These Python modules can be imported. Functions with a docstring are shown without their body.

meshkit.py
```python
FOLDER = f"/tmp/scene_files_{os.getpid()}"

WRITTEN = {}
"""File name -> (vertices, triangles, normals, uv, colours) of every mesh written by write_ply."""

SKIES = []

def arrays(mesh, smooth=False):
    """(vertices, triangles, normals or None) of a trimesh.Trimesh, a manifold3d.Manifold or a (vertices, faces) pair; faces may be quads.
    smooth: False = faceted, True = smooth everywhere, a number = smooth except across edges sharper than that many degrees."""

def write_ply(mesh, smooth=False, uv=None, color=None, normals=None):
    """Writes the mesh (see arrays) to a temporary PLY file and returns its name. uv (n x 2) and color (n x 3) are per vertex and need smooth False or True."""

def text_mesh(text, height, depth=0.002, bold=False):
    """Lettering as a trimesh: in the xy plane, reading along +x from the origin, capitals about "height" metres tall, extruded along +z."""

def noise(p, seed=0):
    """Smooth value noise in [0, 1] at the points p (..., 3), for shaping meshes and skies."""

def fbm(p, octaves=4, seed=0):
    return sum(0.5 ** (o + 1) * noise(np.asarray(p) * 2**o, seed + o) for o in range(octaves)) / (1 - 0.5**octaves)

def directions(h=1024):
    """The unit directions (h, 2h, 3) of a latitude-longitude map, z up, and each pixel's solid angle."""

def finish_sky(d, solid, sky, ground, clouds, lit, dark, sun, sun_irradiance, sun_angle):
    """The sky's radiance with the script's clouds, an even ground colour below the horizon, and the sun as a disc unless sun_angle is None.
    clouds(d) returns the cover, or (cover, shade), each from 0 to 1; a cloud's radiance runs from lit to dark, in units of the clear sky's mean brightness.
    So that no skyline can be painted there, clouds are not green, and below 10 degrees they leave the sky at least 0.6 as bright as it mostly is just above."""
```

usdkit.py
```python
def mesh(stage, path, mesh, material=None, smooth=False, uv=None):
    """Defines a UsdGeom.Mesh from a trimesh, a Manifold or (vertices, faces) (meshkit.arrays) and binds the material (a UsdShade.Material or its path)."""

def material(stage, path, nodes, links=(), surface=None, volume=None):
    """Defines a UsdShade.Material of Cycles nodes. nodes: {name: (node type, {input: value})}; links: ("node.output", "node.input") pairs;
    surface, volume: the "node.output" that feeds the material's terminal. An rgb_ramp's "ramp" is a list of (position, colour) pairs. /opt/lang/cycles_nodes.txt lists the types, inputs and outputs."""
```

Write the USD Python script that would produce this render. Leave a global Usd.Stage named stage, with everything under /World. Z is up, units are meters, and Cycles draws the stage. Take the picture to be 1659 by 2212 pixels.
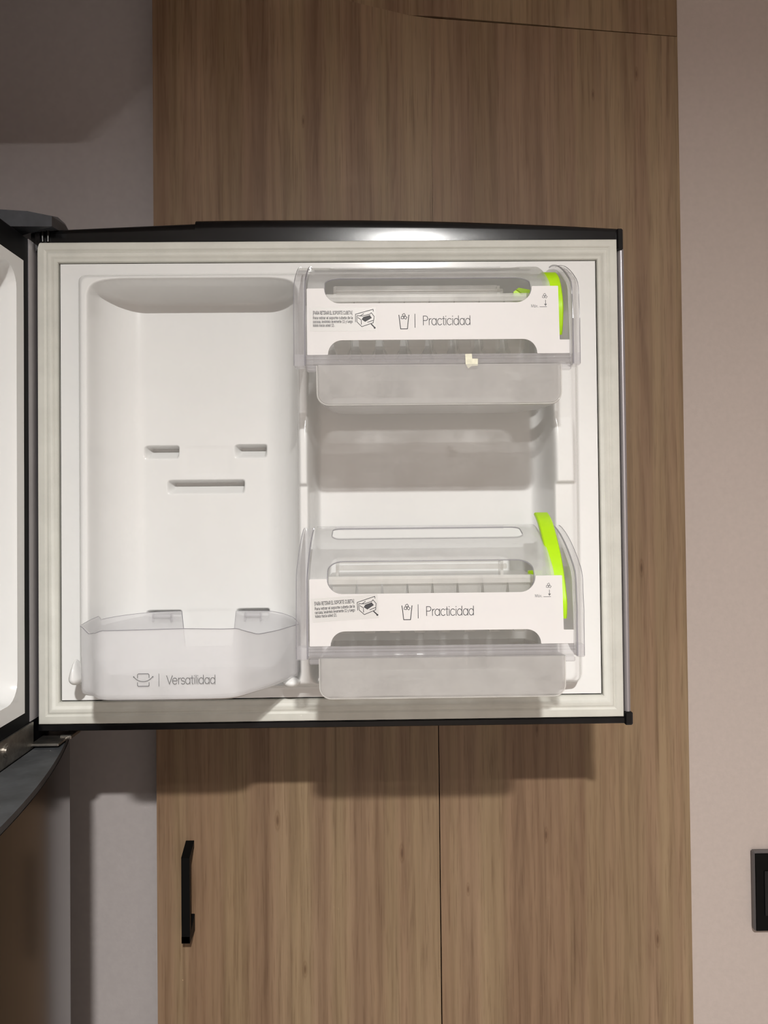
import math, random
import numpy as np, trimesh, shapely, usdkit, meshkit
from shapely.geometry import Polygon, LineString, Point, box as sbox
from shapely import affinity
from shapely.ops import unary_union
from scipy.ndimage import gaussian_filter
from scipy.interpolate import PchipInterpolator
from pxr import Usd, UsdGeom, UsdLux, Gf, Sdf

stage = Usd.Stage.CreateInMemory()
UsdGeom.SetStageUpAxis(stage, "Z"); UsdGeom.SetStageMetersPerUnit(stage, 1.0)
World = UsdGeom.Xform.Define(stage, "/World"); stage.SetDefaultPrim(World.GetPrim())
random.seed(7); np.random.seed(7)

# ------------------------------------------------------------------ camera, light, exposure
F, PX0, PY0, EYE = 1640.0, 829.5, 1066.0, 1.45          # focal length and principal point in pixels of a 1659 x 2212 picture
YAW, PITCH, ROLL = math.radians(.716), math.radians(.9), math.radians(.585)
EXPOSURE = 1.54
LAMP = (0.15, -1.2, 2.585); LAMP_POWER = 1500.0; LAMP_R = 0.06
fh = np.array([math.sin(YAW), math.cos(YAW), 0]); rh = np.array([math.cos(YAW), -math.sin(YAW), 0]); Z = np.array([0, 0, 1.])
FW = math.cos(PITCH) * fh + math.sin(PITCH) * Z; UC = -math.sin(PITCH) * fh + math.cos(PITCH) * Z
RT = math.cos(ROLL) * rh - math.sin(ROLL) * UC; UP = math.cos(ROLL) * UC + math.sin(ROLL) * rh

def at(px, py, Y):
    """The point of the plane y = Y that the photograph shows at this pixel."""
    d = FW + (px - PX0) / F * RT - (py - PY0) / F * UP
    return np.array([0, 0, EYE]) + d * Y / d[1]

cam = UsdGeom.Camera.Define(stage, "/World/camera")
m = np.eye(4); m[0, :3], m[1, :3], m[2, :3], m[3, :3] = RT, UP, -FW, (0, 0, EYE)
cam.AddTransformOp().Set(Gf.Matrix4d(*m.flatten().tolist()))
cam.CreateHorizontalApertureAttr(36.0); cam.CreateFocalLengthAttr(36.0 * F / 1659)
cam.CreateVerticalApertureAttr(48.0)
cam.CreateVerticalApertureOffsetAttr(-(1106 - PY0) / 1659 * 36.0)
cam.CreateFStopAttr(0.0); cam.CreateExposureAttr(EXPOSURE); cam.CreateClippingRangeAttr((0.02, 50))

sky = UsdLux.DomeLight.Define(stage, "/World/sky"); sky.CreateIntensityAttr(0.02); sky.CreateColorAttr(Gf.Vec3f(1, .93, .86))

# ------------------------------------------------------------------ scene helpers
names, bases = {}, {}
def numbered(path):
    k = names.get(path, -1) + 1; names[path] = k
    return path if k == 0 else f"{path}_{k:03d}"

def custom(prim, label=None, cat=None, group=None, kind=None):
    for k, v in (("label", label), ("category", cat), ("group", group), ("kind", kind)):
        if v: prim.SetCustomDataByKey(k, v)

def thing(name, label, cat, base, group=None):
    path = numbered("/World/" + name)
    x = UsdGeom.Xform.Define(stage, path); x.AddTranslateOp().Set(Gf.Vec3d(*map(float, base)))
    bases[path] = np.array(base, float); custom(x.GetPrim(), label, cat, group)
    return path

def obj(name, mesh, mat, parent=None, smooth=False, label=None):
    """One mesh prim; mesh in world coordinates, stored relative to the thing's base."""
    path = numbered((parent or "/World") + "/" + name)
    b = bases.get(parent, np.zeros(3)); bases[path] = b
    if isinstance(mesh, list): mesh = trimesh.util.concatenate(mesh)
    if hasattr(mesh, "to_mesh"):
        q = mesh.to_mesh(); mesh = trimesh.Trimesh(q.vert_properties[:, :3], q.tri_verts)
    mesh = trimesh.Trimesh(np.asarray(mesh.vertices) - b, mesh.faces, process=False)
    g = usdkit.mesh(stage, path, mesh, mat, smooth=smooth)
    if label: custom(g.GetPrim(), label)
    return path

def struct(name, mesh, mat):
    p = obj(name, mesh, mat); custom(stage.GetPrimAtPath(p), kind="structure"); return p

# ------------------------------------------------------------------ mesh helpers
def cbox(x0, x1, y0, y1, z0, z1, b=0.0):
    """A box with chamfered edges."""
    if b <= 0: return trimesh.creation.box(bounds=[[x0, y0, z0], [x1, y1, z1]])
    p = []
    for x in (0, 1):
        for y in (0, 1):
            for z in (0, 1):
                c = np.array([(x0, x1)[x], (y0, y1)[y], (z0, z1)[z]]); s = np.array([1 - 2 * x, 1 - 2 * y, 1 - 2 * z]) * b
                for k in range(3):
                    q = c + s; q[k] = c[k]; p.append(q)
    return hull(p)

def hull(p): return trimesh.convex.convex_hull(np.array(p, float))

def orient(m):
    if m.volume < 0: m.invert()
    return m

def prism(poly, plane, a, b):
    """Extrudes a 2-D shapely polygon of the xz, yz or xy plane from a to b along the third axis."""
    out = []
    for g in getattr(poly, "geoms", [poly]):
        if g.is_empty or g.area < 1e-12: continue
        e = trimesh.creation.extrude_polygon(g, abs(b - a), engine="earcut"); v = np.array(e.vertices); lo = min(a, b)
        v = {"xz": np.c_[v[:, 0], lo + v[:, 2], v[:, 1]], "yz": np.c_[lo + v[:, 2], v[:, 0], v[:, 1]], "xy": np.c_[v[:, 0], v[:, 1], lo + v[:, 2]]}[plane]
        out.append(orient(trimesh.Trimesh(v, e.faces, process=False)))
    return trimesh.util.concatenate(out)

def loft(rings, closed=True, caps=True):
    """Joins rings of equal point count; rings[i] is (n, 3)."""
    R = np.array(rings, float); k, n = R.shape[:2]; f = []
    for i in range(k - 1):
        for j in range(n if closed else n - 1):
            a, b, c, d = i * n + j, i * n + (j + 1) % n, (i + 1) * n + (j + 1) % n, (i + 1) * n + j
            f += [[a, b, c], [a, c, d]]
    v = R.reshape(-1, 3)
    if caps:
        for r, base, flip in ((R[0], 0, True), (R[-1], (k - 1) * n, False)):
            c = len(v); v = np.vstack([v, r.mean(0)])
            for j in range(n):
                t = [base + j, base + (j + 1) % n, c]; f.append(t[::-1] if flip else t)
    return orient(trimesh.Trimesh(v, f, process=False))

def tube(p, r, n=10):
    """A round rod along a polyline."""
    p = np.array(p, float); t = np.gradient(p, axis=0); t /= np.linalg.norm(t, axis=1)[:, None]
    a = np.cross(t, [0.31, 0.17, 0.93]); a /= np.linalg.norm(a, axis=1)[:, None]; b = np.cross(t, a)
    an = np.arange(n) * 2 * math.pi / n
    return loft(p[:, None] + r * (np.cos(an)[None, :, None] * a[:, None] + np.sin(an)[None, :, None] * b[:, None]))

def cyl(c, axis, r, h, n=20):
    m = trimesh.creation.cylinder(radius=r, height=h, sections=n)
    if axis == "x": m.apply_transform(trimesh.transformations.rotation_matrix(math.pi / 2, [0, 1, 0]))
    if axis == "y": m.apply_transform(trimesh.transformations.rotation_matrix(math.pi / 2, [1, 0, 0]))
    m.apply_translation(c); return m

def rrect(x0, x1, z0, z1, r): return sbox(x0 + r, z0 + r, x1 - r, z1 - r).buffer(r, 8)
def rounded(poly, r): return poly.buffer(-r).buffer(2 * r).buffer(-r)

def diff(a, *bs):
    return trimesh.boolean.difference([a, *bs], engine="manifold")

def sheet(poly, prof, thick, step=0.003):
    """Bends a flat polygon (x, s) along a profile: prof = dense (y, z) points, s = arc length."""
    prof = np.array(prof, float); seg = np.linalg.norm(np.diff(prof, axis=0), axis=1); S = np.r_[0, np.cumsum(seg)]
    tg = np.gradient(prof, S, axis=0); tg /= np.linalg.norm(tg, axis=1)[:, None]; nr = np.c_[-tg[:, 1], tg[:, 0]]
    def put(xs, off):
        y, z = np.interp(xs[:, 1], S, prof[:, 0]), np.interp(xs[:, 1], S, prof[:, 1])
        ny, nz = np.interp(xs[:, 1], S, nr[:, 0]), np.interp(xs[:, 1], S, nr[:, 1])
        return np.c_[xs[:, 0], y + off * ny, z + off * nz]
    V, Fc, n = [], [], 0
    x0, s0, x1, s1 = poly.bounds
    for s in np.arange(s0, s1, step):
        cut = poly.intersection(sbox(x0 - 1, s, x1 + 1, min(s + step, s1)))
        for g in getattr(cut, "geoms", [cut]):
            if g.geom_type != "Polygon" or g.area < 1e-10: continue
            v2, f2 = trimesh.creation.triangulate_polygon(g, engine="earcut")
            v2 = np.array(v2)
            V += [put(v2, 0), put(v2, thick)]; Fc += [np.array(f2) + n, np.array(f2)[:, ::-1] + n + len(v2)]; n += 2 * len(v2)
    for g in getattr(poly, "geoms", [poly]):
        for ring in [g.exterior, *g.interiors]:
            c = np.array(shapely.segmentize(ring, step).coords)
            a, b = put(c, 0), put(c, thick); k = len(c); V += [a, b]
            i = np.arange(k - 1); Fc += [np.c_[i, i + 1, i + 1 + k] + n, np.c_[i, i + 1 + k, i + k] + n]; n += 2 * k
    m = trimesh.Trimesh(np.vstack(V), np.vstack(Fc), process=False); m.merge_vertices(); m.fix_normals(); return m

# ------------------------------------------------------------------ materials
def mat(name, nodes, links, surface): return usdkit.material(stage, "/World/Looks/" + name, nodes, links, surface=surface)

def plain(name, col, rough=.5, metal=0., spec=.5, noise=None, bump=0., coat=0., scale=(1, 1, 1), extra=None):
    """A principled material whose colour varies a little with noise = (scale, amount) and whose surface is slightly uneven."""
    nodes = {"p": ("principled_bsdf", {"base_color": col, "roughness": rough, "metallic": metal, "specular_ior_level": spec, "coat_weight": coat, "coat_roughness": .08, **(extra or {})})}; links = []
    if noise:
        nodes |= {"g": ("geometry", {}), "mp": ("mapping", {"scale": scale}), "n": ("noise_texture", {"scale": noise[0], "detail": 5, "roughness": .6}),
                  "r": ("rgb_ramp", {"ramp": [(.3, tuple(c * (1 - noise[1]) for c in col)), (.7, tuple(min(1, c * (1 + noise[1])) for c in col))]})}
        links += [("g.position", "mp.vector"), ("mp.vector", "n.vector"), ("n.fac", "r.fac"), ("r.color", "p.base_color")]
        if bump:
            nodes["b"] = ("bump", {"strength": bump, "distance": .002}); links += [("n.fac", "b.height"), ("b.normal", "p.normal")]
    return mat(name, nodes, links, "p.BSDF")

def plastic(name, col, body, cloud=0., rough=.25, scale=30., gloss_ior=1.49, through=.42):
    """Translucent moulded plastic: a see-through share, a milky share of reflected and passed light, and a glossy skin."""
    nodes = {"d": ("diffuse_bsdf", {"color": col}), "t": ("translucent_bsdf", {"color": col}), "dt": ("mix_closure", {"fac": through}),
             "c": ("transparent_bsdf", {"color": (.985, .985, .985)}), "m": ("mix_closure", {"fac": body}),
             "gl": ("glossy_bsdf", {"color": (1, 1, 1), "roughness": rough}), "fr": ("fresnel", {"IOR": gloss_ior}), "o": ("mix_closure", {}),
             "gb": ("geometry", {}), "fo": ("math", {"math_type": "subtract", "use_clamp": True})}   # the skin shines on outer faces only
    links = [("d.BSDF", "dt.closure1"), ("t.BSDF", "dt.closure2"), ("c.BSDF", "m.closure1"), ("dt.closure", "m.closure2"),
             ("m.closure", "o.closure1"), ("gl.BSDF", "o.closure2"), ("fr.fac", "fo.value1"), ("gb.backfacing", "fo.value2"), ("fo.value", "o.fac")]
    if cloud:
        nodes |= {"g": ("geometry", {}), "n": ("noise_texture", {"scale": scale, "detail": 6, "roughness": .65}),
                  "mr": ("map_range", {"from_min": .3, "from_max": .7, "to_min": max(0, body - cloud), "to_max": min(1, body + cloud), "clamp": True})}
        links += [("g.position", "n.vector"), ("n.fac", "mr.value"), ("mr.result", "m.fac")]
    return mat(name, nodes, links, "o.closure")

KNOTS = [(.62, 1.07), (.51, 1.325), (.515, 2.28), (.43, 2.24), (.045, .79), (.32, .82), (-.13, 2.19), (-.19, .855), (-.14, .575), (.17, .72), (-.02, 1.9), (.53, .62), (.305, 1.02), (-.21, .46)]
YWK = 1.14
def wood(name, off, tint=.70):
    """Oak décor: vertical grain, broad tone bands, fine dark pores and a few knots that bend nothing but colour."""
    n = {"g": ("geometry", {}), "o": ("vector_math", {"math_type": "add", "vector2": off}),
         "m1": ("mapping", {"scale": (11, 11, .7)}), "n1": ("noise_texture", {"scale": 1.0, "detail": 3, "roughness": .55, "distortion": .6}),
         "m2": ("mapping", {"scale": (62, 62, 2.6)}), "n2": ("noise_texture", {"scale": 1.0, "detail": 7, "roughness": .60, "distortion": .8}),
         "m3": ("mapping", {"scale": (380, 380, 11)}), "n3": ("noise_texture", {"scale": 1.0, "detail": 3, "roughness": .6}),
         "m4": ("mapping", {"scale": (5.3, 5.3, .75)}), "w": ("wave_texture", {"scale": 3.6, "distortion": 5.5, "detail": 3, "detail_scale": 1.1, "detail_roughness": .55}),
         "m5": ("mapping", {"scale": (21, 21, .01)}), "n5": ("noise_texture", {"scale": 1.0, "detail": 1, "roughness": .5}),
         "r1": ("rgb_ramp", {"ramp": [(.30, tuple(tint * c for c in (.275, .174, .104))), (.50, tuple(tint * c for c in (.335, .224, .138))), (.72, tuple(tint * c for c in (.380, .266, .168)))]}),
         "r2": ("rgb_ramp", {"ramp": [(.25, (.62, .57, .53)), (.45, (.92, .91, .89)), (.66, (1.08, 1.08, 1.07))]}),
         "r3": ("rgb_ramp", {"ramp": [(.32, (.74, .70, .67)), (.46, (1, 1, 1))]}),
         "rw": ("rgb_ramp", {"ramp": [(.0, (.84, .80, .77)), (.35, (1, 1, 1)), (1, (1.03, 1.03, 1.03))]}),
         "r5": ("rgb_ramp", {"ramp": [(.30, (.82, .76, .74)), (.45, (1.0, .96, .95)), (.58, (1.03, 1.05, .99)), (.75, (1.10, 1.12, 1.05))]}),
         "x1": ("mix", {"mix_type": "multiply", "fac": 1.0}), "x2": ("mix", {"mix_type": "multiply", "fac": .8}), "x3": ("mix", {"mix_type": "multiply", "fac": .55}), "x5": ("mix", {"mix_type": "multiply", "fac": 1.0}),
         "b": ("bump", {"strength": .25, "distance": .0008}), "p": ("principled_bsdf", {"roughness": .52, "specular_ior_level": .35})}
    L = [("g.position", "o.vector1")] + [("o.vector", f"m{k}.vector") for k in (1, 2, 3, 4, 5)] + [("m1.vector", "n1.vector"), ("m2.vector", "n2.vector"), ("m3.vector", "n3.vector"), ("m4.vector", "w.vector"), ("m5.vector", "n5.vector"),
         ("n1.fac", "r1.fac"), ("n2.fac", "r2.fac"), ("n3.fac", "r3.fac"), ("w.fac", "rw.fac"), ("n5.fac", "r5.fac"),
         ("r1.color", "x1.color1"), ("r2.color", "x1.color2"), ("x1.color", "x2.color1"), ("r3.color", "x2.color2"), ("x2.color", "x3.color1"), ("rw.color", "x3.color2"), ("x3.color", "x5.color1"), ("r5.color", "x5.color2"),
         ("n2.fac", "b.height"), ("b.normal", "p.normal")]
    last = "x5.color"
    for i, (kx, kz) in enumerate(KNOTS):
        a = .5 + .5 * ((i * 37) % 10) / 10
        n |= {f"ks{i}": ("vector_math", {"math_type": "subtract", "vector2": (kx * .786, YWK, EYE + (kz - EYE) * .786)}), f"km{i}": ("vector_math", {"math_type": "multiply", "vector2": (190 / a, 0, 53 / a)}),
              f"kl{i}": ("vector_math", {"math_type": "length"}), f"kr{i}": ("rgb_ramp", {"ramp": [(.0, (.34, .26, .21)), (.28, (.52, .43, .38)), (.55, (.88, .84, .80)), (.75, (.80, .76, .72)), (1, (1, 1, 1))]}),
              f"kx{i}": ("mix", {"mix_type": "multiply", "fac": .75})}
        L += [("g.position", f"ks{i}.vector1"), (f"ks{i}.vector", f"km{i}.vector1"), (f"km{i}.vector", f"kl{i}.vector1"), (f"kl{i}.value", f"kr{i}.fac"), (last, f"kx{i}.color1"), (f"kr{i}.color", f"kx{i}.color2")]
        last = f"kx{i}.color"
    L.append((last, "p.base_color"))
    return mat(name, n, L, "p.BSDF")

M = dict(
    wall=plain("wall_paint", (.45, .385, .352), .75, spec=.2, noise=(120, .03), bump=.12),
    wall_grey=plain("grey_wall_paint", (.39, .355, .348), .7, spec=.25, noise=(90, .03), bump=.1),
    floor=plain("floor_tile", (.38, .355, .33), .4, noise=(6, .12)),
    ceiling=plain("ceiling_paint", (.70, .68, .65), .8),
    liner=plain("moulded_white_liner", (.755, .755, .745), .16, noise=(14, .015)),
    white=plain("white_plastic", (.75, .745, .73), .3, noise=(20, .02)),
    panel=plastic("white_panel_plastic", (.84, .82, .812), 1.0, 0, .4, gloss_ior=1.35, through=.25),
    gasket=plain("grey_cream_gasket", (.56, .555, .505), .5, noise=(26, .07), scale=(1, 1, 1)),
    black=plain("glossy_black_plastic", (.004, .004, .0045), .2, spec=.35, noise=(60, .2)),
    black_matt=plain("matt_black_plastic", (.003, .003, .004), .5, spec=.06, noise=(50, .2)),
    charcoal=plain("charcoal_plastic", (.045, .048, .055), .38, noise=(40, .25), bump=.2),
    door_top=plain("worn_charcoal_plastic", (.040, .043, .047), .5, noise=(22, .45), bump=.3),
    steel=plain("brushed_steel", (.42, .40, .42), .38, metal=.7, noise=(3, .1), scale=(90, 90, 1)),
    dark_steel=plain("dark_steel_door", (.07, .065, .07), .2, metal=1., noise=(2, .1), scale=(80, 80, 1)),
    zinc=plain("zinc_plated_steel", (.36, .34, .31), .38, metal=1., noise=(60, .3), bump=.3),
    green=plain("lime_green_plastic", (.42, .72, .005), .35, noise=(30, .05), extra={"subsurface_weight": .1}),
    ink=plain("dark_grey_ink", (.045, .045, .05), .6), ink_light=plain("grey_ink", (.14, .14, .145), .6),
    sticker=plain("clear_sticker", (.61, .60, .585), .3), tape=plain("yellowed_tape", (.66, .64, .49), .4, noise=(200, .15)),
    handle=plain("black_handle_metal", (.003, .003, .003), .45, spec=.12), glass_black=plain("black_glass_plate", (.002, .002, .002), .12, spec=.12),
    plate_edge=plain("grey_plate_edge", (.10, .09, .09), .35),
    frost=plastic("frosted_plastic", (.84, .84, .835), .40, .14, .2, gloss_ior=1.32), frost_bin=plastic("frosted_bin_plastic", (.86, .855, .865), .50, .14, .3, 24, 1.25),
    frost_drawer=plastic("frosted_drawer_plastic", (.68, .665, .65), .52, .2, .25, 19, 1.38), frost_tray=plastic("ice_tray_plastic", (.95, .94, .91), .38, .12, .22, 40, 1.35),
    clear=plastic("clear_plastic", (.80, .79, .83), .20, .05, .08, gloss_ior=1.4), rail=plastic("clear_rail_plastic", (.74, .72, .75), .27, .05, .08, gloss_ior=1.42),
    edge=plastic("plastic_edge", (.44, .43, .47), .66, 0, .15, gloss_ior=1.45),
)
W = [wood("oak_decor", (0, 0, 0)), wood("oak_decor_right", (.37, .2, .61)), wood("oak_decor_upper", (1.3, .1, 2.7)), wood("oak_decor_top", (2.1, .4, .9))]

# ------------------------------------------------------------------ the room
YW, YG, YR = 1.14, 1.185, 1.1425                      # cupboard front, grey wall behind it, wall on the right
struct("floor", cbox(-1.3, 2.4, -2.6, 1.9, -.1, 0), M["floor"])
struct("ceiling", cbox(-1.3, 2.4, -2.6, 1.9, 2.62, 2.8), M["ceiling"])
struct("wall_back", cbox(-1.3, -.3290, YG, 1.9, 0, 2.62), M["wall_grey"])
struct("wall_right", cbox(.4690, 2.4, YR, 1.9, 0, 2.62), M["wall"])
struct("wall_side", cbox(2.3, 2.4, -2.6, YR, 0, 2.62), M["wall"])
struct("wall_left", cbox(-1.3, -1.2, -2.6, YG, 0, 2.62), M["wall_grey"])
struct("wall_rear", cbox(-1.2, 2.3, -2.6, -2.5, 0, 2.62), M["wall"])

# round ceiling light behind the camera, the lamp of the place
lx, ly, lz = LAMP
lamp = thing("ceiling_light", "round flush white ceiling light in front of the fridge", "ceiling light", (lx, ly, lz))
an = np.linspace(0, 2 * math.pi, 49)[:-1]
ring = lambda r, z: np.c_[lx + r * np.cos(an), ly + r * np.sin(an), np.full(48, z)]
obj("rim", loft([ring(LAMP_R + .002, lz + .012), ring(LAMP_R + .002, lz - .020), ring(LAMP_R + .014, lz - .020), ring(LAMP_R + .02, lz - .013), ring(LAMP_R + .02, lz + .0345), ring(LAMP_R + .002, lz + .0345), ring(LAMP_R + .002, lz + .012)], caps=False), M["white"], lamp)
disc = UsdLux.DiskLight.Define(stage, lamp + "/bulb")
disc.CreateRadiusAttr(LAMP_R); disc.CreateIntensityAttr(LAMP_POWER); disc.CreateColorAttr(Gf.Vec3f(1, .985, .955))

# cupboard hung above the fridge: just outside the picture, its shadow falls on the grey wall
oc = thing("hanging_cupboard", "oak-finish cupboard hung above the fridge", "cupboard", (-.65, .58, 2.25))
obj("carcass", cbox(-1.195, -.218, .20, .97, 2.25, 2.615, .001), W[3], oc)
obj("door_panel", cbox(-.2165, -.20, .20, .583, 2.25, 2.615, .001), W[3], oc)
obj("door_panel", cbox(-.2165, -.20, .586, .97, 2.25, 2.615, .001), W[3], oc)

# ------------------------------------------------------------------ tall cupboard
xl, xr, xs, ZS = -.3285, .4682, .0923, 2.1525
cup = thing("tall_cupboard", "tall oak-finish cupboard with flat doors behind the open freezer door", "cupboard", (.07, 1.4, 0))
obj("carcass", cbox(xl + .002, xr - .001, YW + .018, 1.72, .0, 2.615), W[0], cup)
# joint above the right door: runs down to the right, wide near its middle and closing to both sides
jl = [at(745, 0, YW), at(885, 33, YW), at(1459, 78, YW)]; jx = [(p[0], p[2]) for p in jl]
jx = [(jx[0][0] - .06, jx[0][1] + .06 * .24)] + jx[:2] + [(xr, jx[2][1] - .0005)]
above = Polygon([*jx, (xr - .002, 2.612), (jx[0][0], 2.612)])
gap = Polygon([*[(x, z - g / 2) for (x, z), g in zip(jx, (.0003, .0003, .0003, .0011))], *[(x, z + g / 2) for (x, z), g in zip(jx, (.0003, .0003, .0003, .0011))][::-1]])
gap = unary_union([gap, Polygon([(jx[2][0], jx[2][1]), (jx[2][0] + .035, jx[2][1] - .0048), (xr, jx[3][1] - .0006), (xr, jx[3][1] + .0006), (jx[2][0] + .035, jx[2][1] - .0010)])])
left = Polygon([(xl, .08), (xs - .0013, .08), (xs - .00006, 2.0), (xs - .00006, 2.612), (xl, 2.612)]).difference(above).difference(gap)
right = Polygon([(xs + .0013, .08), (xr, .08), (xr, 2.612), (xs + .00006, 2.612), (xs + .00006, 2.0)]).difference(above).difference(gap)
d0 = obj("door_panel", prism(left, "xz", YW, YW + .0175), W[0], cup)
obj("door_panel", prism(right, "xz", YW, YW + .0175), W[1], cup)
obj("door_panel", prism(above.difference(gap), "xz", YW + .0004, YW + .0175), W[3], cup)
hx, hw, yb_ = -.2798, .0061, 1.117
bar = cbox(hx - hw, hx + hw, yb_ - .004, yb_ + .004, .8185, .9413, .0005)
top = hull([(hx + k * hw, yb_ - .004, .9413) for k in (-1, 1)] + [(hx + k * hw, yb_ + .004, .932) for k in (-1, 1)] + [(hx + k * hw + .0005, YW, z) for k in (-1, 1) for z in (.9550, .9450)])
leg = hull([(hx + k * hw, yb_ - .004, z) for k in (-1, 1) for z in (.8185, .828)] + [(hx + k * hw + .0008, YW, z) for k in (-1, 1) for z in (.8225, .8470)])
obj("handle", [bar, top, leg], M["handle"], d0, label="black bar handle")

# ------------------------------------------------------------------ switch plate
sw = thing("switch_plate", "black glass light switch plate on the pinkish wall right of the cupboard", "light switch", (.596, YR, .87))
s0, s1, t0, t1 = .5590, .6340, .8105, .9290
obj("frame", cbox(s0, s1, YR - .0100, YR - .0005, t0, t1, .002), M["plate_edge"], sw)
obj("glass_front", cbox(s0 + .002, s1 - .002, YR - .0115, YR - .0098, t0 + .0015, t1 - .003, .0004), M["glass_black"], sw)
obj("rocker", cbox(s0 + .0145, s1 - .0145, YR - .0128, YR - .0113, t0 + .024, t1 - .028, .0006), M["black"], sw)

# ------------------------------------------------------------------ refrigerator: cabinet, freezer liner, lower door, hinges
XF = -.408
fr = thing("refrigerator", "two-door fridge freezer with the upper freezer door wide open, showing its white inner side", "refrigerator", (-.74, .59, 0))
ZT, FZ0, FZ1 = 1.771, 1.2135, 1.7405
cab = diff(cbox(-1.08, XF, .22, .957, .03, ZT, .002), cbox(-.98, XF + .1, .262, .886, FZ0, FZ1))
obj("cabinet", cab, M["black_matt"], fr)
obj("side_flange", cbox(XF - .0006, XF + .0009, .9010, .9585, 1.2000, ZT - .0005, .0003), M["steel"], fr, label="bright steel edge of the cabinet side")
for x in (-.5, -1.0):
    for y in (.28, .9): obj("foot", cyl((x, y, .016), "z", .02, .032), M["black_matt"], fr)
def rbx(x0, x1, y0, y1, z0, z1, r):
    return [(x, y + r * math.cos(t) * sy, z + r * math.sin(t) * sz) for x in (x0, x1) for y, sy in ((y0 + r, -1), (y1 - r, 1)) for z, sz in ((z0 + r, -1), (z1 - r, 1)) for t in np.linspace(0, math.pi / 2, 7)]
inner = hull(rbx(-.955, -.425, .288, .861, 1.238, 1.720, .025)); lip = hull(rbx(-.426, -.424, .288, .861, 1.238, 1.720, .025) + rbx(XF + .03, XF + .031, .276, .8745, 1.226, 1.7345, .022))
lin = diff(cbox(-.978, XF + .0022, .2635, .8845, FZ0 + .0012, FZ1 - .0012), trimesh.boolean.union([inner, lip], engine="manifold"))
lp = obj("freezer_liner", lin, M["liner"], fr, smooth=25)
obj("shelf_support", cbox(-.60, -.428, .853, .8605, 1.324, 1.331, .002), M["liner"], lp)
# hinge cover on the cabinet top
hc = [at(-130, 444, .90), at(60, 456, .90), at(112, 467, .90), at(112, 489, .90), at(60, 478, .90), at(-130, 489, .90)]
hc += [at(125, 469, .945), at(141, 486, .945), at(141, 500, .945)] + [np.array([x, .968, z]) for x, z in ((at(125, 469, .945)[0], at(125, 469, .945)[2]), (at(141, 486, .945)[0], at(141, 500, .945)[2]), (-.52, 1.803), (-.52, 1.776))]
for p in hc: p[2] = max(p[2], ZT + .0008)
obj("hinge_cover", hull(hc), M["charcoal"], fr, label="charcoal hinge cover on the cabinet top")
# lower door: bowed steel front, dark plastic top
def bow(y): return -.3305 - .055 * ((y - .59) / .372) ** 2
ys = np.linspace(.222, .962, 33)
plan = Polygon([(-.404, .222), *[(bow(y), y) for y in ys], (-.404, .962)])
ld = obj("lower_door", prism(plan, "xy", .10, 1.1615), M["dark_steel"], fr, smooth=30, label="dark steel lower fridge door")
obj("top_trim", prism(plan.buffer(-.0006), "xy", 1.1617, 1.1685), M["door_top"], ld)
br = obj("middle_hinge", [hull([(XF + .0006, y, z) for y, z in ((.70, 1.168), (.905, 1.1685), (.905, 1.199), (.70, 1.199))] + [(XF + .003, y, z) for y, z in ((.70, 1.168), (.905, 1.1685), (.905, 1.199), (.70, 1.199))]),
     cbox(XF + .001, -.374, .900, .952, 1.1712, 1.1742, .0006), cbox(-.383, -.369, .925, .956, 1.1712, 1.1765, .001)], M["zinc"], fr, label="zinc plated hinge plate between the two doors")
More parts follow.
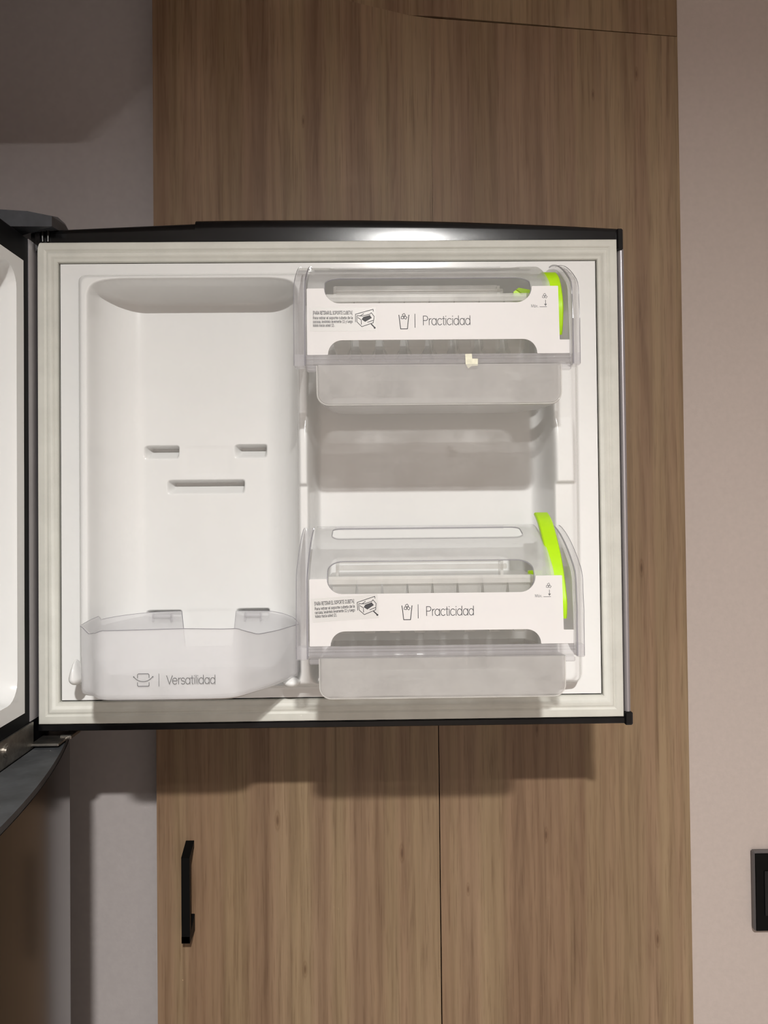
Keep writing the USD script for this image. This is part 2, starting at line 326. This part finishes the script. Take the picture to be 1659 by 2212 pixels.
obj("screw", [cyl((XF + .0042, .838, 1.1865), "x", .0052, .0028), cyl((XF + .0035, .838, 1.1865), "x", .0075, .0012)], M["zinc"], br)
obj("hinge_pin", cyl((-.376, .946, 1.180), "z", .0042, .014), M["black"], br)

# ------------------------------------------------------------------ freezer door
X0, X1, Z0, Z1, YD = -.4045, .2985, 1.1918, 1.7715, .925
arc = [(x, .992 + .045 * (1 - ((x - (X0 + X1) / 2) / .36) ** 2)) for x in np.linspace(X1 + .006, X0 - .0008, 41)]
skin = Polygon([(X0 - .0008, .925), (X1 + .006, .925), *arc]).difference(sbox(X0 + .002, .5, X1 - .002, .9900))
fd = obj("freezer_door", prism(skin, "xy", Z0 + .0005, Z1 - .0005), M["dark_steel"], fr, smooth=30, label="open freezer door, dark steel outside")
# gasket: mitred soft profile
gp = [(0, -.002), (0, .0070), (.0010, .0088), (.0030, .0096), (.0090, .0100), (.0102, .0094), (.0112, .0088), (.0124, .0090), (.0136, .0099), (.0160, .0100), (.0178, .0092), (.0192, .0076), (.0206, .0066), (.0230, .0058), (.0240, .0042), (.0243, -.002)]
gm = []
gx0, gx1, gz0, gz1 = X0, X1, Z0 + .0002, Z1 + .0002
rings = []
for w, h in gp:
    wb = w * 1.07
    rings.append([(gx0 + w, YD - h, gz0 + wb), (gx1 - w, YD - h, gz0 + wb), (gx1 - w, YD - h, gz1 - w), (gx0 + w, YD - h, gz1 - w)])
g = loft(rings, caps=False)
obj("gasket", g, M["gasket"], fd, smooth=28, label="pale rubber seal around the door")
obj("seal_channel", prism(sbox(X0 + .003, Z0 + .003, X1 - .003, Z1 - .003).difference(sbox(X0 + .0315, Z0 + .033, X1 - .031, Z1 - .0315)), "xz", YD + .0005, YD + .004), M["black_matt"], fd)

# moulded liner as a height field (h towards the room from y = .9205)
fx0, fx1, fz0, fz1, YL = X0 + .0262, X1 - .0254, Z0 + .0277, Z1 - .0254, .9205
step = .0010
xs_, zs_ = np.arange(fx0, fx1 + step / 2, step), np.arange(fz0, fz1 + step / 2, step)
GX, GZ = np.meshgrid(xs_, zs_)
def sm(t): t = np.clip(t, 0, 1); return t * t * (3 - 2 * t)
def sdr(x0, x1, z0, z1, r):
    qx, qz = np.abs(GX - (x0 + x1) / 2) - (x1 - x0) / 2 + r, np.abs(GZ - (z0 + z1) / 2) - (z1 - z0) / 2 + r
    return np.hypot(np.maximum(qx, 0), np.maximum(qz, 0)) + np.minimum(np.maximum(qx, qz), 0) - r
def pocket(x0, x1, z0, z1, wl, wr, wb, wt, n=2.0, rc=.012):
    a = np.maximum(1 - (GX - x0) / wl, 1 - (x1 - GX) / wr); b = np.maximum(1 - (GZ - z0) / wb, 1 - (z1 - GZ) / wt)
    a, b = np.clip(a, 0, None), np.clip(b, 0, None)
    r = np.clip((a ** 2.4 + b ** 2.4) ** (1 / 2.4), 0, 1)
    d = (1 - r ** n) ** (1 / n)
    return np.where(sdr(x0, x1, z0, z1, rc) < 0, d, 0)
H = .0245 * sm(-sdr(-.3555, .2490, 1.2315, 1.7335, .014) / .009)
H += .003 * sm(-sdr(-.3480, .2390, 1.2380, 1.7265, .012) / .006) - .001
DB = .064
dl = pocket(-.3352, -.0895, 1.2360, 1.7190, .050, .046, .012, .014, rc=.022)
dr = pocket(-.0764, .2117, 1.243, 1.7220, .009, .016, .025, .014, rc=.010)
H -= DB * dl + (DB - .006) * dr
# steps moulded into the side rails, half way up
for x0, x1 in ((.2140, .2365), (-.0882, -.0776)):
    t = (GZ - 1.4745) / (1.552 - 1.4745)
    H += .0055 * np.where((t > 0) & (t < 1), (1 - t ** 3), 0) * sm((GX - x0) / .002 + .5) * sm((x1 - GX) / .003 + .5)
# back of the left recess: faint raised field, four clip slots and one long slot
H -= .0006 * sm((GX + .2455) / .012) * sm((-.1735 - GX) / .012) * ((GZ < 1.5262) & (GZ > 1.49) | (GZ < 1.3205) & (GZ > 1.29))
H = gaussian_filter(H, 1.3)
def slot(x0, x1, z0, z1, d=.019):
    t = np.clip((GZ - z0) / (z1 - z0), 0, 1)
    prof = np.clip(t / .7, 0, 1) * np.clip((z1 - GZ) / .0012, 0, 1) * (GZ > z0)
    return d * prof * np.clip((GX - x0) / .006, 0, 1) * np.clip((x1 - GX) / .0022, 0, 1)
Hs = slot(-.2885, -.2460, 1.5112, 1.5268) + slot(-.1755, -.1358, 1.5116, 1.5275) + slot(-.2600, -.1640, 1.4670, 1.4832)
Hs += slot(-.2872, -.2440, 1.3060, 1.3205) + slot(-.1745, -.1340, 1.3070, 1.3215)
H -= gaussian_filter(Hs, .7)
nz_, nx_ = GX.shape
P = np.stack([GX, YL - H, GZ], -1).reshape(-1, 3); I = np.arange(nz_ * nx_).reshape(nz_, nx_)
q = np.stack([I[:-1, :-1], I[:-1, 1:], I[1:, 1:], I[1:, :-1]], -1).reshape(-1, 4)
Fc = np.vstack([q[:, [0, 1, 2]], q[:, [0, 2, 3]]])
edge = np.r_[I[0, :], I[1:, -1], I[-1, -2::-1], I[-2:0:-1, 0]]; sk = P[edge] + [0, .006, 0]
P2 = np.vstack([P, P[edge], sk]); n0, ne = len(P), len(edge); j = np.arange(ne); k = (j + 1) % ne
Fc = np.vstack([Fc, np.c_[n0 + j, n0 + ne + j, n0 + ne + k], np.c_[n0 + j, n0 + ne + k, n0 + k]])
YB = YL - .0265 + DB + .001
obj("inner_liner", trimesh.Trimesh(P2, Fc, process=False), M["liner"], fd, smooth=True, label="white moulded inner side of the freezer door")
# lugs for the bin
def blob(c, r, top=1.0):
    s = trimesh.creation.icosphere(3, 1.0); v = np.array(s.vertices); v[:, 2] *= np.where(v[:, 2] > 0, top, 1); v[:, 0] *= np.where(v[:, 2] > 0, np.clip(1 - .55 * v[:, 2] / top, .2, 1), 1)
    s.vertices = v * r + np.array(c); return s
obj("bin_lug", blob(at(165, 1463, .884) , (.0072, .014, .0085), 2.4), M["liner"], fd, smooth=True)
obj("bin_lug", blob(at(630, 1472, .893), (.0105, .012, .0062), .9), M["liner"], fd, smooth=True)
# trims
tx = [(76, 501), (141, 498.5), (280, 492), (424.6, 485.5), (425.4, 479), (530, 477.5), (640, 476.8), (760, 477), (850, 478), (930, 479.5), (1000, 481.3), (1100, 485), (1200, 489), (1290, 494), (1331, 496.5)]
secs = []
for px, py in tx:
    p = at(px, py, .93); zb = Z1 + .0004; x, zt = p[0], p[2]; d = zt - zb
    secs.append([(x, .9185, zb), (x, .9185, zt - .45 * d), (x, .9195, zt - .28 * d), (x, .922, zt - .12 * d), (x, .9265, zt - .02 * d), (x, .932, zt), (x, .985, zt - .001), (x, 1.01, zt - .004), (x, 1.01, zb)])
obj("top_trim", loft(secs), M["black"], fd, smooth=40, label="glossy black arched top edge")
obj("bottom_trim", cbox(X0 - .0008, X1 + .002, .917, 1.012, Z0 - .0078, Z0 - .0004, .001), M["black"], fd, label="black bottom edge")
def edge_bar(x0, x1): # rolled steel edge
    c, r = (x0 + x1) / 2, (x1 - x0) / 2
    a = np.linspace(math.pi, 2 * math.pi, 13)
    return prism(Polygon([(x0, .970), *[(c + r * math.cos(t), .9225 + .006 * math.sin(t)) for t in a], (x1, .970)]), "xy", Z0 + .006, Z1 - .012)
obj("edge_trim", edge_bar(.2999, .3078), M["steel"], fd, smooth=50)
obj("corner_cap", cbox(X1 - .0005, .3056, .9145, .99, 1.7580, 1.7842, .0015), M["black"], fd)
obj("corner_cap", cbox(X1 + .0006, .3088, .9145, .99, Z0 - .0095, Z0 + .0065, .0015), M["black"], fd)
obj("corner_cap", hull([(x, y, z) for y in (.9155, .98) for x, z in ((-.4062, 1.7840), (X0 + .004, 1.7840), (X0 + .004, Z1 + .0006), (X0 - .0006, 1.7600), (-.4062, 1.7700))]), M["black"], fd)
for px in (92, 103.5):
    p = at(px, 523, .917); obj("hinge_bushing", cyl((p[0], .9172, Z1 + .0075), "z", .0021, .0135, 16), M["black"], fd, smooth=40)

# ------------------------------------------------------------------ lettering
def stroke(parts, w): return unary_union([LineString(p).buffer(w / 2, 6) for p in parts])
def arcp(cx, cy, rx, ry, a0, a1, n=18): return [(cx + rx * math.cos(math.radians(a)), cy + ry * math.sin(math.radians(a))) for a in np.linspace(a0, a1, n)]
def glyph(ch):
    """Thin sans letters as strokes, capital height 1; returns (strokes, advance)."""
    bowl = arcp(.30, .36, .27, .36, 0, 360, 30)
    G = {"P": ([[(.08, 0), (.08, 1), (.36, 1), *arcp(.36, .75, .25, .25, 90, -90), (.08, .5)]], .70),
         "V": ([[(.02, 1), (.36, 0), (.70, 1)]], .70), "r": ([[(.08, 0), (.08, .72)], [(.08, .42), *arcp(.33, .42, .25, .29, 180, 88, 10)]], .36),
         "a": ([bowl, [(.57, .72), (.57, 0)]], .68), "c": ([arcp(.32, .36, .29, .36, 42, 318, 26)], .62),
         "t": ([[(.14, .95), (.14, .12), *arcp(.24, .12, .10, .11, 180, 280, 6)], [(0, .70), (.27, .70)]], .33),
         "i": ([[(.08, 0), (.08, .72)], [(.08, .93), (.08, .99)]], .20), "d": ([bowl, [(.57, 1.02), (.57, 0)]], .70), "l": ([[(.08, 0), (.08, 1.02)]], .20),
         "e": ([[(.03, .38), (.58, .38), *arcp(.305, .36, .28, .36, 4, 318, 28)]], .66),
         "s": ([[(.46, .58), *arcp(.26, .54, .20, .18, 30, 180, 10)[1:], *arcp(.26, .54, .20, .18, 180, 250, 5), (.30, .36), *arcp(.26, .18, .22, .18, 70, -150, 14)]], .54)}
    return G[ch]
def word(text, h, w, sq=1.0):
    x, out = 0, []
    for ch in text:
        st, adv = glyph(ch); out += [[(x + a * h * sq, b * h) for a, b in s] for s in st]; x += adv * h * sq
    return stroke(out, w)
def place(poly, x, z, rot=0): return affinity.translate(affinity.rotate(poly, rot, origin=(0, 0)), x, z)
def cubes(s, w):
    sq = lambda x, z, a: [(x + s * .62 * math.cos(math.radians(a + 90 * k)), z + s * .62 * math.sin(math.radians(a + 90 * k))) for k in range(5)]
    return stroke([sq(0, s * .95, 80), sq(-s * .55, 0, 35), sq(s * .6, -.05 * s, 10)], w)
def text_poly(text, h, squeeze, bold=False):
    m = meshkit.text_mesh(text, h, .001, bold); v = np.array(m.vertices); m.vertices = v * [squeeze, 1, 1]; return m
def text_on(lines, y, x, z, rot):
    out = []
    for text, h, sq, bold, dx, dz, fit in lines:
        m = text_poly(text, h, sq, bold); v = np.array(m.vertices)
        if fit: v[:, 0] *= fit / (v[:, 0].max() - v[:, 0].min())
        a = math.radians(rot); u, t = v[:, 0] + dx, v[:, 1] + dz
        m.vertices = np.c_[x + u * math.cos(a) - t * math.sin(a), y - .00008 + v[:, 2] * .08, z + u * math.sin(a) + t * math.cos(a)]; m.invert(); out.append(m)
    return out

# ------------------------------------------------------------------ ice makers
cpts = np.array([(.897, 1.4245), (.885, 1.4232), (.862, 1.4170), (.840, 1.4080), (.820, 1.3970), (.8055, 1.3870), (.7965, 1.3795), (.7925, 1.3720), (.7915, 1.3600), (.7915, 1.3300), (.7915, 1.3045)])
cs = np.r_[0, np.cumsum(np.linalg.norm(np.diff(cpts, axis=0), axis=1))]
ss = np.linspace(0, cs[-1], 160); cprof = np.c_[PchipInterpolator(cs, cpts[:, 0])(ss), PchipInterpolator(cs, cpts[:, 1])(ss)]
s_of_z = lambda z: float(np.interp(-z, -cprof[:, 1], ss)); s_of_y = lambda y: float(np.interp(-y, -cprof[:, 0], ss))

def ice_maker(dz, lever_pts, hub, label_rot, label):
    t = thing("ice_maker", label, "ice maker", (.07, .897, 1.252 + dz), "ice makers on the freezer door")
    up = lambda m: (m.apply_translation([0, 0, dz]), m)[1]
    def part(name, mesh, mt, parent=t, **k):
        if isinstance(mesh, list): mesh = trimesh.util.concatenate(mesh)
        return obj(name, up(mesh.copy()), mt, parent, **k)
    # side rails of the clear housing
    rail_prof = [(.8930, 1.424), *[(y - .003, z + .001) for y, z in cprof[6:120:6]], (.7860, 1.340), (.7835, 1.312), (.7835, 1.2925), (.800, 1.2925), (.815, 1.298), (.8930, 1.310)]
    rp = Polygon(rail_prof)
    for x0, x1 in ((-.0818, -.0704), (.2078, .2150)):
        r_ = part("side_rail", prism(rp, "yz", x0, x1), M["clear"])
        xi = x1 if x0 < 0 else x0
        part("inner_edge", tube([(xi, y - .0032, z) for y, z in rail_prof[1:-5]] + [(xi, .7834, 1.326), (xi, .7832, 1.2930)], .0009, 6), M["edge"], r_)
        part("outer_edge", tube([(x0 + x1 - xi, y - .0030, z) for y, z in rail_prof[1:-5]] + [(x0 + x1 - xi, .7834, 1.326), (x0 + x1 - xi, .7832, 1.2930)], .0004, 6), M["edge"], r_)
        part("end_tab", cbox(x0 - .0004, x1 + .0004, .7830, .7980, 1.2915, 1.3045, .0008), M["clear"], r_)
    # inner side plate and bottom shelf on the right
    part("side_plate", prism(rp.buffer(-.003), "yz", .2052, .2066), M["frost"])
    # curved frosted cover with its openings
    sb, hand = ss[-1], rrect(-.0502, .1662, s_of_z(1.3905), s_of_z(1.3575), .0158)
    cov = sbox(-.0680, 0, .1868, sb).difference(unary_union([hand, rrect(-.0485, .1672, s_of_y(.884), s_of_y(.850), .010), rrect(-.0470, .1715, s_of_z(1.3190), s_of_z(1.2900), .014)]))
    c_ = part("cover", sheet(cov, cprof, -.0016), M["frost"], smooth=35)
    for ring_ in list(cov.interiors):
        c = np.array(shapely.segmentize(ring_, .003).coords); yz = np.c_[np.interp(c[:, 1], ss, cprof[:, 0]), np.interp(c[:, 1], ss, cprof[:, 1])]
        part("opening_rim", tube(np.c_[c[:, 0], yz[:, 0] - .0002, yz[:, 1]], .00065, 6), M["edge"], c_)
    part("cover_lip", [cbox(-.046, .150, .8835, .8875, 1.4215, 1.4260, .0006)], M["clear"], c_)
    # white printed front panel
    pan = unary_union([Polygon([(-.0686, 1.3048), (.1955, 1.3048), (.1942, 1.3755), (-.0686, 1.3742)]), sbox(.19, 1.3048, .2062, 1.3190)])
    pan = pan.difference(rrect(-.0505, .1665, 1.3585, 1.3915, .0160)).difference(rrect(-.0470, .1715, 1.2900, 1.3185, .0150))
    pan = rounded(pan, .0009)
    pn = part("front_panel", prism(pan, "xz", .7886, .7902), M["panel"], label="white printed front panel")
    yp = .78853
    part("lettering", prism(place(word("Practicidad", .0094, .00064, .93), .0520, 1.3352), "xz", yp, yp + .0001), M["ink"], pn)
    cup_i = stroke([[(-.0052, .0092), (-.0035, -.0052), (.0035, -.0052), (.0052, .0092)]], .0008)
    cup_i = unary_union([place(cup_i, .0325, 1.3365), place(cubes(.0028, .00055), .0324, 1.3432), sbox(.0437, 1.3325, .0443, 1.3470)])
    part("cup_symbol", prism(cup_i, "xz", yp, yp + .0001), M["ink"], pn)
    mk = unary_union([place(cubes(.0023, .00045), .1800, 1.3640), stroke([[(.1808, 1.3605), (.1808, 1.3555)]], .0006), Polygon([(.1793, 1.3566), (.1823, 1.3566), (.1808, 1.3542)]), sbox(.1745, 1.3532, .1822, 1.3537)])
    part("fill_mark", [prism(mk, "xz", yp, yp + .0001), *text_on([("M\u00e1x.", .0030, .9, False, 0, 0, .0074)], yp + .0001, .1655, 1.3530, 0)], M["ink_light"], pn)
    lx_, lz_ = -.0655, 1.3305
    st = place(rounded(sbox(0, -.001, .0690, .0235), .0008), lx_, lz_, label_rot)
    part("instruction_label", prism(st, "xz", .78850, .78862), M["sticker"], pn)
    lines = [("[PARA RETIRAR EL SOPORTE CUBETA]", .0037, .4, True, .003, .0163, .0410), ("Para retirar el soporte cubeta de la", .0029, .5, True, .003, .0115, .0415),
             ("carcasa, lev\u00e1ntelo levemente (1) y luego", .0029, .5, True, .003, .0076, .0415), ("h\u00e1lelo hacia usted (2).", .0029, .5, True, .003, .0037, .0225)]
    art = [stroke([[(.0475, .0085), (.0475, .0165), (.0660, .0215), (.0662, .0195)]], .0006), stroke([[(.0490, .0125), (.0490, .0085), (.0540, .0035), (.0660, .0075), (.0670, .0140), (.0640, .0180), (.0625, .0165), (.0545, .0145), (.0490, .0150), (.0490, .0125)]], .0006),
           Polygon([(.0540, .0110), (.0555, .0135), (.0625, .0155), (.0645, .0125), (.0575, .0085)]), stroke([[(.0535, .0060), (.0535, .0105), (.0500, .0130)], [(.0600, .0080), (.0660, .0100)], [(.0560, .0170), (.0530, .0150)]], .0006),
           stroke([[(.0640, .0060), (.0668, .0030)]], .0012), Point(.0674, .0022).buffer(.0010)]
    art = place(unary_union(art), lx_, lz_, label_rot)
    part("label_print", [*text_on(lines, .78850, lx_, lz_, label_rot), prism(art, "xz", .78841, .78850)], M["ink"], pn)
    # clear rail under the panel
    rl = [(.7905, 1.3045), (.7868, 1.3045), (.7858, 1.3030), (.7870, 1.3015), (.7850, 1.3000), (.7862, 1.2985), (.7840, 1.2968), (.7850, 1.2945), (.7875, 1.2935), (.7875, 1.2925), (.7905, 1.2925)]
    r_ = part("front_rail", prism(Polygon(rl), "yz", -.0695, .2064), M["rail"])
    for x in (-.0655, .1985): part("rail_hook", cbox(x - .0035, x + .0075, .7840, .7910, 1.2868, 1.2922, .0012), M["rail"], r_)
    # frosted ice drawer
    def outline(x0, x1, z0, z1, r, y):
        return [(x, y, z) for x, z in list(rrect(x0, x1, z0, z1 + .05, r).exterior.coords) if z < z0 + 2 * r] + [(x0, y, z1), (x1, y, z1)]
    dx0, dx1, dz0, dz1 = -.0590, .1958, 1.2506, 1.2930
    outer = hull(outline(dx0 + .002, dx1 - .002, dz0 + .0022, dz1, .011, .7830) + outline(dx0, dx1, dz0, dz1, .0125, .7865) + outline(dx0 + .004, dx1 - .006, dz0 + .0005, dz1, .0125, .83) + outline(dx0 + .009, dx1 - .021, dz0 + .004, dz1, .012, .888))
    innr = hull(outline(dx0 + .003, dx1 - .003, dz0 + .0028, dz1 + .02, .010, .7885) + outline(dx0 + .0110, dx1 - .023, dz0 + .007, dz1 + .02, .010, .886))
    part("ice_drawer", diff(outer, innr), M["frost_drawer"], smooth=22, label="frosted ice drawer below the front panel")
    of = outline(dx0 + .0008, dx1 - .0008, dz0 + .0012, dz1 - .0005, .0120, .7840)[:-2]; of = sorted(of, key=lambda p: math.atan2(p[0] - .068, -(p[2] - 1.30)))
    part("drawer_rim", tube([(dx0 + .0006, .7845, dz1 - .0005), *of, (dx1 - .0006, .7845, dz1 - .0005)], .0008, 8), M["frost_tray"], t + "/ice_drawer")
    # ice tray with its cells
    tray = prism(rrect(-.050, .172, .812, .884, .006), "xy", 1.3710, 1.3728)
    tp = part("ice_tray", [tray, cbox(-.050, .172, .811, .8128, 1.3660, 1.3745, .0004)], M["frost_tray"])
    for row, (ya, yb) in enumerate(((.8150, .8450), (.8480, .8800))):
        for i in range(8):
            xa = -.0465 + i * .0270; xb = xa + .0262
            part("ice_cell", hull([(xa, ya, 1.3708), (xb, ya, 1.3708), (xb, yb, 1.3708), (xa, yb, 1.3708), (xa + .0045, ya + .005, 1.318), (xb - .0045, ya + .005, 1.318), (xb - .0045, yb - .005, 1.318), (xa + .0045, yb - .005, 1.318),
                                   (xa + .008, ya + .008, 1.3120), (xb - .008, ya + .008, 1.3120), (xb - .008, yb - .008, 1.3120), (xa + .008, yb - .008, 1.3120)]), M["frost_tray"], tp)
    part("grip_ridge", [cbox(-.043, .144, .8300, .8330, 1.3795, 1.3850, .0008), cbox(-.043, .140, .8440, .8475, 1.3860, 1.3930, .0008), cbox(-.043, -.040, .83, .846, 1.3728, 1.388), cbox(.137, .140, .83, .846, 1.3728, 1.388)], M["frost_tray"], tp)
    # green lever: a curved band
    L = np.array(lever_pts); cc = np.r_[0, np.cumsum(np.linalg.norm(np.diff(L[:, :2], axis=0), axis=1))]; u = np.linspace(0, cc[-1], 28)
    y, z, th = (PchipInterpolator(cc, L[:, k])(u) for k in range(3)); ty, tz = np.gradient(y), np.gradient(z); ln = np.hypot(ty, tz); ny, nz = -tz / ln, ty / ln
    rg = []
    for i in range(len(u)):
        a, b2 = .1850, .2014; e = .0012
        o = lambda k: (y[i] + ny[i] * k, z[i] + nz[i] * k)
        q0, q1, i0, i1 = o(0), o(0), o(th[i]), o(th[i])
        rg.append([(a + e, *q0), (b2 - e, *q0), (b2, *o(e)), (b2, *o(th[i] - e / 2)), (b2 - e, *i0), (a + e, *i0), (a, *o(th[i] - e / 2)), (a, *o(e))])
    lv = part("lever", loft(rg), M["green"], smooth=40, label="lime green twist lever")
    part("lever_hub", hub, M["green"], lv)
    return t

lev_low = [(.8800, 1.4400, .0035), (.8620, 1.4330, .005), (.8400, 1.4160, .007), (.8180, 1.3920, .010), (.8020, 1.3640, .012), (.7960, 1.3450, .010), (.7985, 1.3290, .003)]
lev_up = [(.8480, 1.4040, .003), (.8330, 1.4030, .006), (.8140, 1.3940, .010), (.8000, 1.3740, .013), (.7950, 1.3560, .012), (.7965, 1.3420, .009), (.8020, 1.3270, .003)]
hub_low = [cyl((.1945, .858, 1.372), "x", .007, .010), cbox(.1700, .1900, .8420, .8480, 1.3680, 1.3760, .001)]
hub_up = [cyl((.1945, .858, 1.372), "x", .007, .010), hull([(x, y, z) for y in (.826, .842) for x, z in ((.1545, 1.371), (.1545, 1.3800), (.1600, 1.3845), (.1830, 1.3800), (.1830, 1.370))])]
im1 = ice_maker(0.3025, lev_up, hub_up, 0.0, "upper clear ice maker with lime green lever folded down, bit of tape on its rail")
im2 = ice_maker(0.0, lev_low, hub_low, 3.4, "lower clear ice maker with lime green lever sticking up above its cover")
p0 = at(1005, 777, .783)
tq = [(p0[0] + a, p0[2] + c_) for a, c_ in ((0, .0060), (.0070, .0062), (.0072, .0012), (.0132, .0010), (.0130, -.0062), (.0060, -.0068), (.0030, -.0092), (.0004, -.0045))]
obj("tape_scrap", prism(Polygon(tq), "xz", .7832, .7836), M["tape"], im1, label="torn scrap of yellowed tape on the clear rail")

# ------------------------------------------------------------------ door bin
bn = thing("door_bin", "frosted plastic door bin marked Versatilidad at the lower left of the freezer door", "door bin", (-.2, .87, 1.25))
fl = [(-.3270, .9020), (-.3215, .8330), (-.3190, .8260), (-.3130, .8215), (-.3050, .8150), (-.2900, .7990), (-.2800, .7955), (-.2200, .7945), (-.1640, .7955), (-.1500, .7990), (-.1300, .8230), (-.1100, .8570), (-.0960, .8880), (-.0905, .8990)]
bk = [(-.1000, .9250), (-.1200, .9480), (-.1450, .9530), (-.2000, .9535), (-.2700, .9530), (-.2950, .9450), (-.3180, .9230)]
def dense(p, n):
    p = np.array(p); c = np.r_[0, np.cumsum(np.linalg.norm(np.diff(p, axis=0), axis=1))]; u = np.linspace(0, c[-1], n)
    return np.c_[PchipInterpolator(c, p[:, 0])(u), PchipInterpolator(c, p[:, 1])(u)]
fp, bp = dense(fl, 90), dense([fl[-1]] + bk + [fl[0]], 70)[1:-1]
ringp = np.vstack([fp, bp]); isf = np.r_[np.ones(len(fp)), np.zeros(len(bp))]
def top_z(x, y, f):
    if f:
        if x < -.3165: return 1.3225
        if x < -.296: return 1.3225 - .009 * math.sin((x + .3165) / .0205 * math.pi / 2) if x < -.306 else np.interp(x, [-.306, -.296, -.286], [1.3160, 1.3190, 1.3225])
        return float(np.interp(x, [-.296, -.286, -.200, -.146, -.128, -.110, -.0905], [1.3185, 1.3225, 1.3240, 1.3225, 1.3120, 1.3110, 1.3110]))
    if -.238 < x < -.176 and y > .93: return 1.2760
    return float(np.interp(x, [-.327, -.30, -.25, -.13, -.10, -.09], [1.318, 1.319, 1.3205, 1.3195, 1.315, 1.311]))
ctr = np.array([-.2060, .880])
tops = np.array([top_z(x, y, f) for (x, y), f in zip(ringp, isf)])
def inset(r, d):
    t = np.roll(r, -1, 0) - np.roll(r, 1, 0); t /= np.linalg.norm(t, axis=1)[:, None]; n = np.c_[t[:, 1], -t[:, 0]]
    if ((r + n * .001 - ctr) ** 2).sum() > ((r - ctr) ** 2).sum(): n = -n
    return r + n * d
def ring3(r, z): return np.c_[r, z if np.ndim(z) else np.full(len(r), z)]
zb = 1.2488; mid = 1.2905
rg = [ring3(ctr + (ringp - ctr) * .02, zb), ring3(ctr + (inset(ringp, .005) - ctr), zb), ring3(inset(ringp, .0020), zb + .0018), ring3(inset(ringp, .0010), zb + .006)]
low = np.minimum(mid, tops - .004)
rg += [ring3(inset(ringp, .0008), low - .0012), ring3(ringp, low + .0006), ring3(ringp, tops - .0012), ring3(inset(ringp, .0004), tops), ring3(inset(ringp, .0018), tops), ring3(inset(ringp, .0022), tops - .0015), ring3(inset(ringp, .0030), zb + .006), ring3(inset(ringp, .0060), zb + .0024), ring3(ctr + (ringp - ctr) * .02, zb + .0024)]
body = loft(rg, caps=True)
bb = obj("bin_body", body, M["frost_bin"], bn, smooth=35)
tr = np.c_[ringp, tops]; tr = np.vstack([tr, tr[:1]])
obj("bin_rim", tube(tr, .00045, 6), M["edge"], bn)
for x0, x1 in ((-.2830, -.2480), (-.1690, -.1370)):
    zc = 1.3150; yq = YB - .0065
    obj("hinge_clip", [tube([(x0 + .006, yq - .002, zc), ((x0 + x1) / 2, yq - .002, zc), (x1 - .006, yq - .002, zc)], .0030, 14), cbox(x0 + .005, x0 + .0075, yq - .004, yq + .0045, zc - .0070, zc + .0035, .0006), cbox(x1 - .0075, x1 - .005, yq - .004, yq + .0045, zc - .0070, zc + .0035, .0006)], M["rail"], bn, smooth=30)
def fy(x): return float(np.interp(x, fp[:, 0], fp[:, 1])) 
yb = .7942
vz = 1.2667
obj("lettering", prism(place(word("Versatilidad", .0088, .00060, .98), -.2180, vz), "xz", yb - .00012, yb), M["ink_light"], bn)
x_, z_ = -.2420, vz + .0048
pot = [[(x_ - .0060, z_ + .0022), (x_ - .0060, z_ + .0052), (x_ - .0052, z_ + .0062), (x_ + .0052, z_ + .0062), (x_ + .0060, z_ + .0052), (x_ + .0060, z_ + .0022)],
       [(x_ - .0060, z_ - .0028), (x_ - .0060, z_ - .0058), (x_ - .0052, z_ - .0066), (x_ + .0052, z_ - .0066), (x_ + .0060, z_ - .0058), (x_ + .0060, z_ - .0028)], arcp(x_, z_ + .0100, .0118, .0118, 215, 325, 16)]
pot = unary_union([stroke(pot, .0006), Point(x_ - .0098, z_ + .0031).buffer(.0007), Point(x_ + .0098, z_ + .0031).buffer(.0007), sbox(x_ + .0160, z_ - .0070, x_ + .0164, z_ + .0062)])
obj("pot_symbol", prism(pot, "xz", yb - .00012, yb), M["ink_light"], bn)
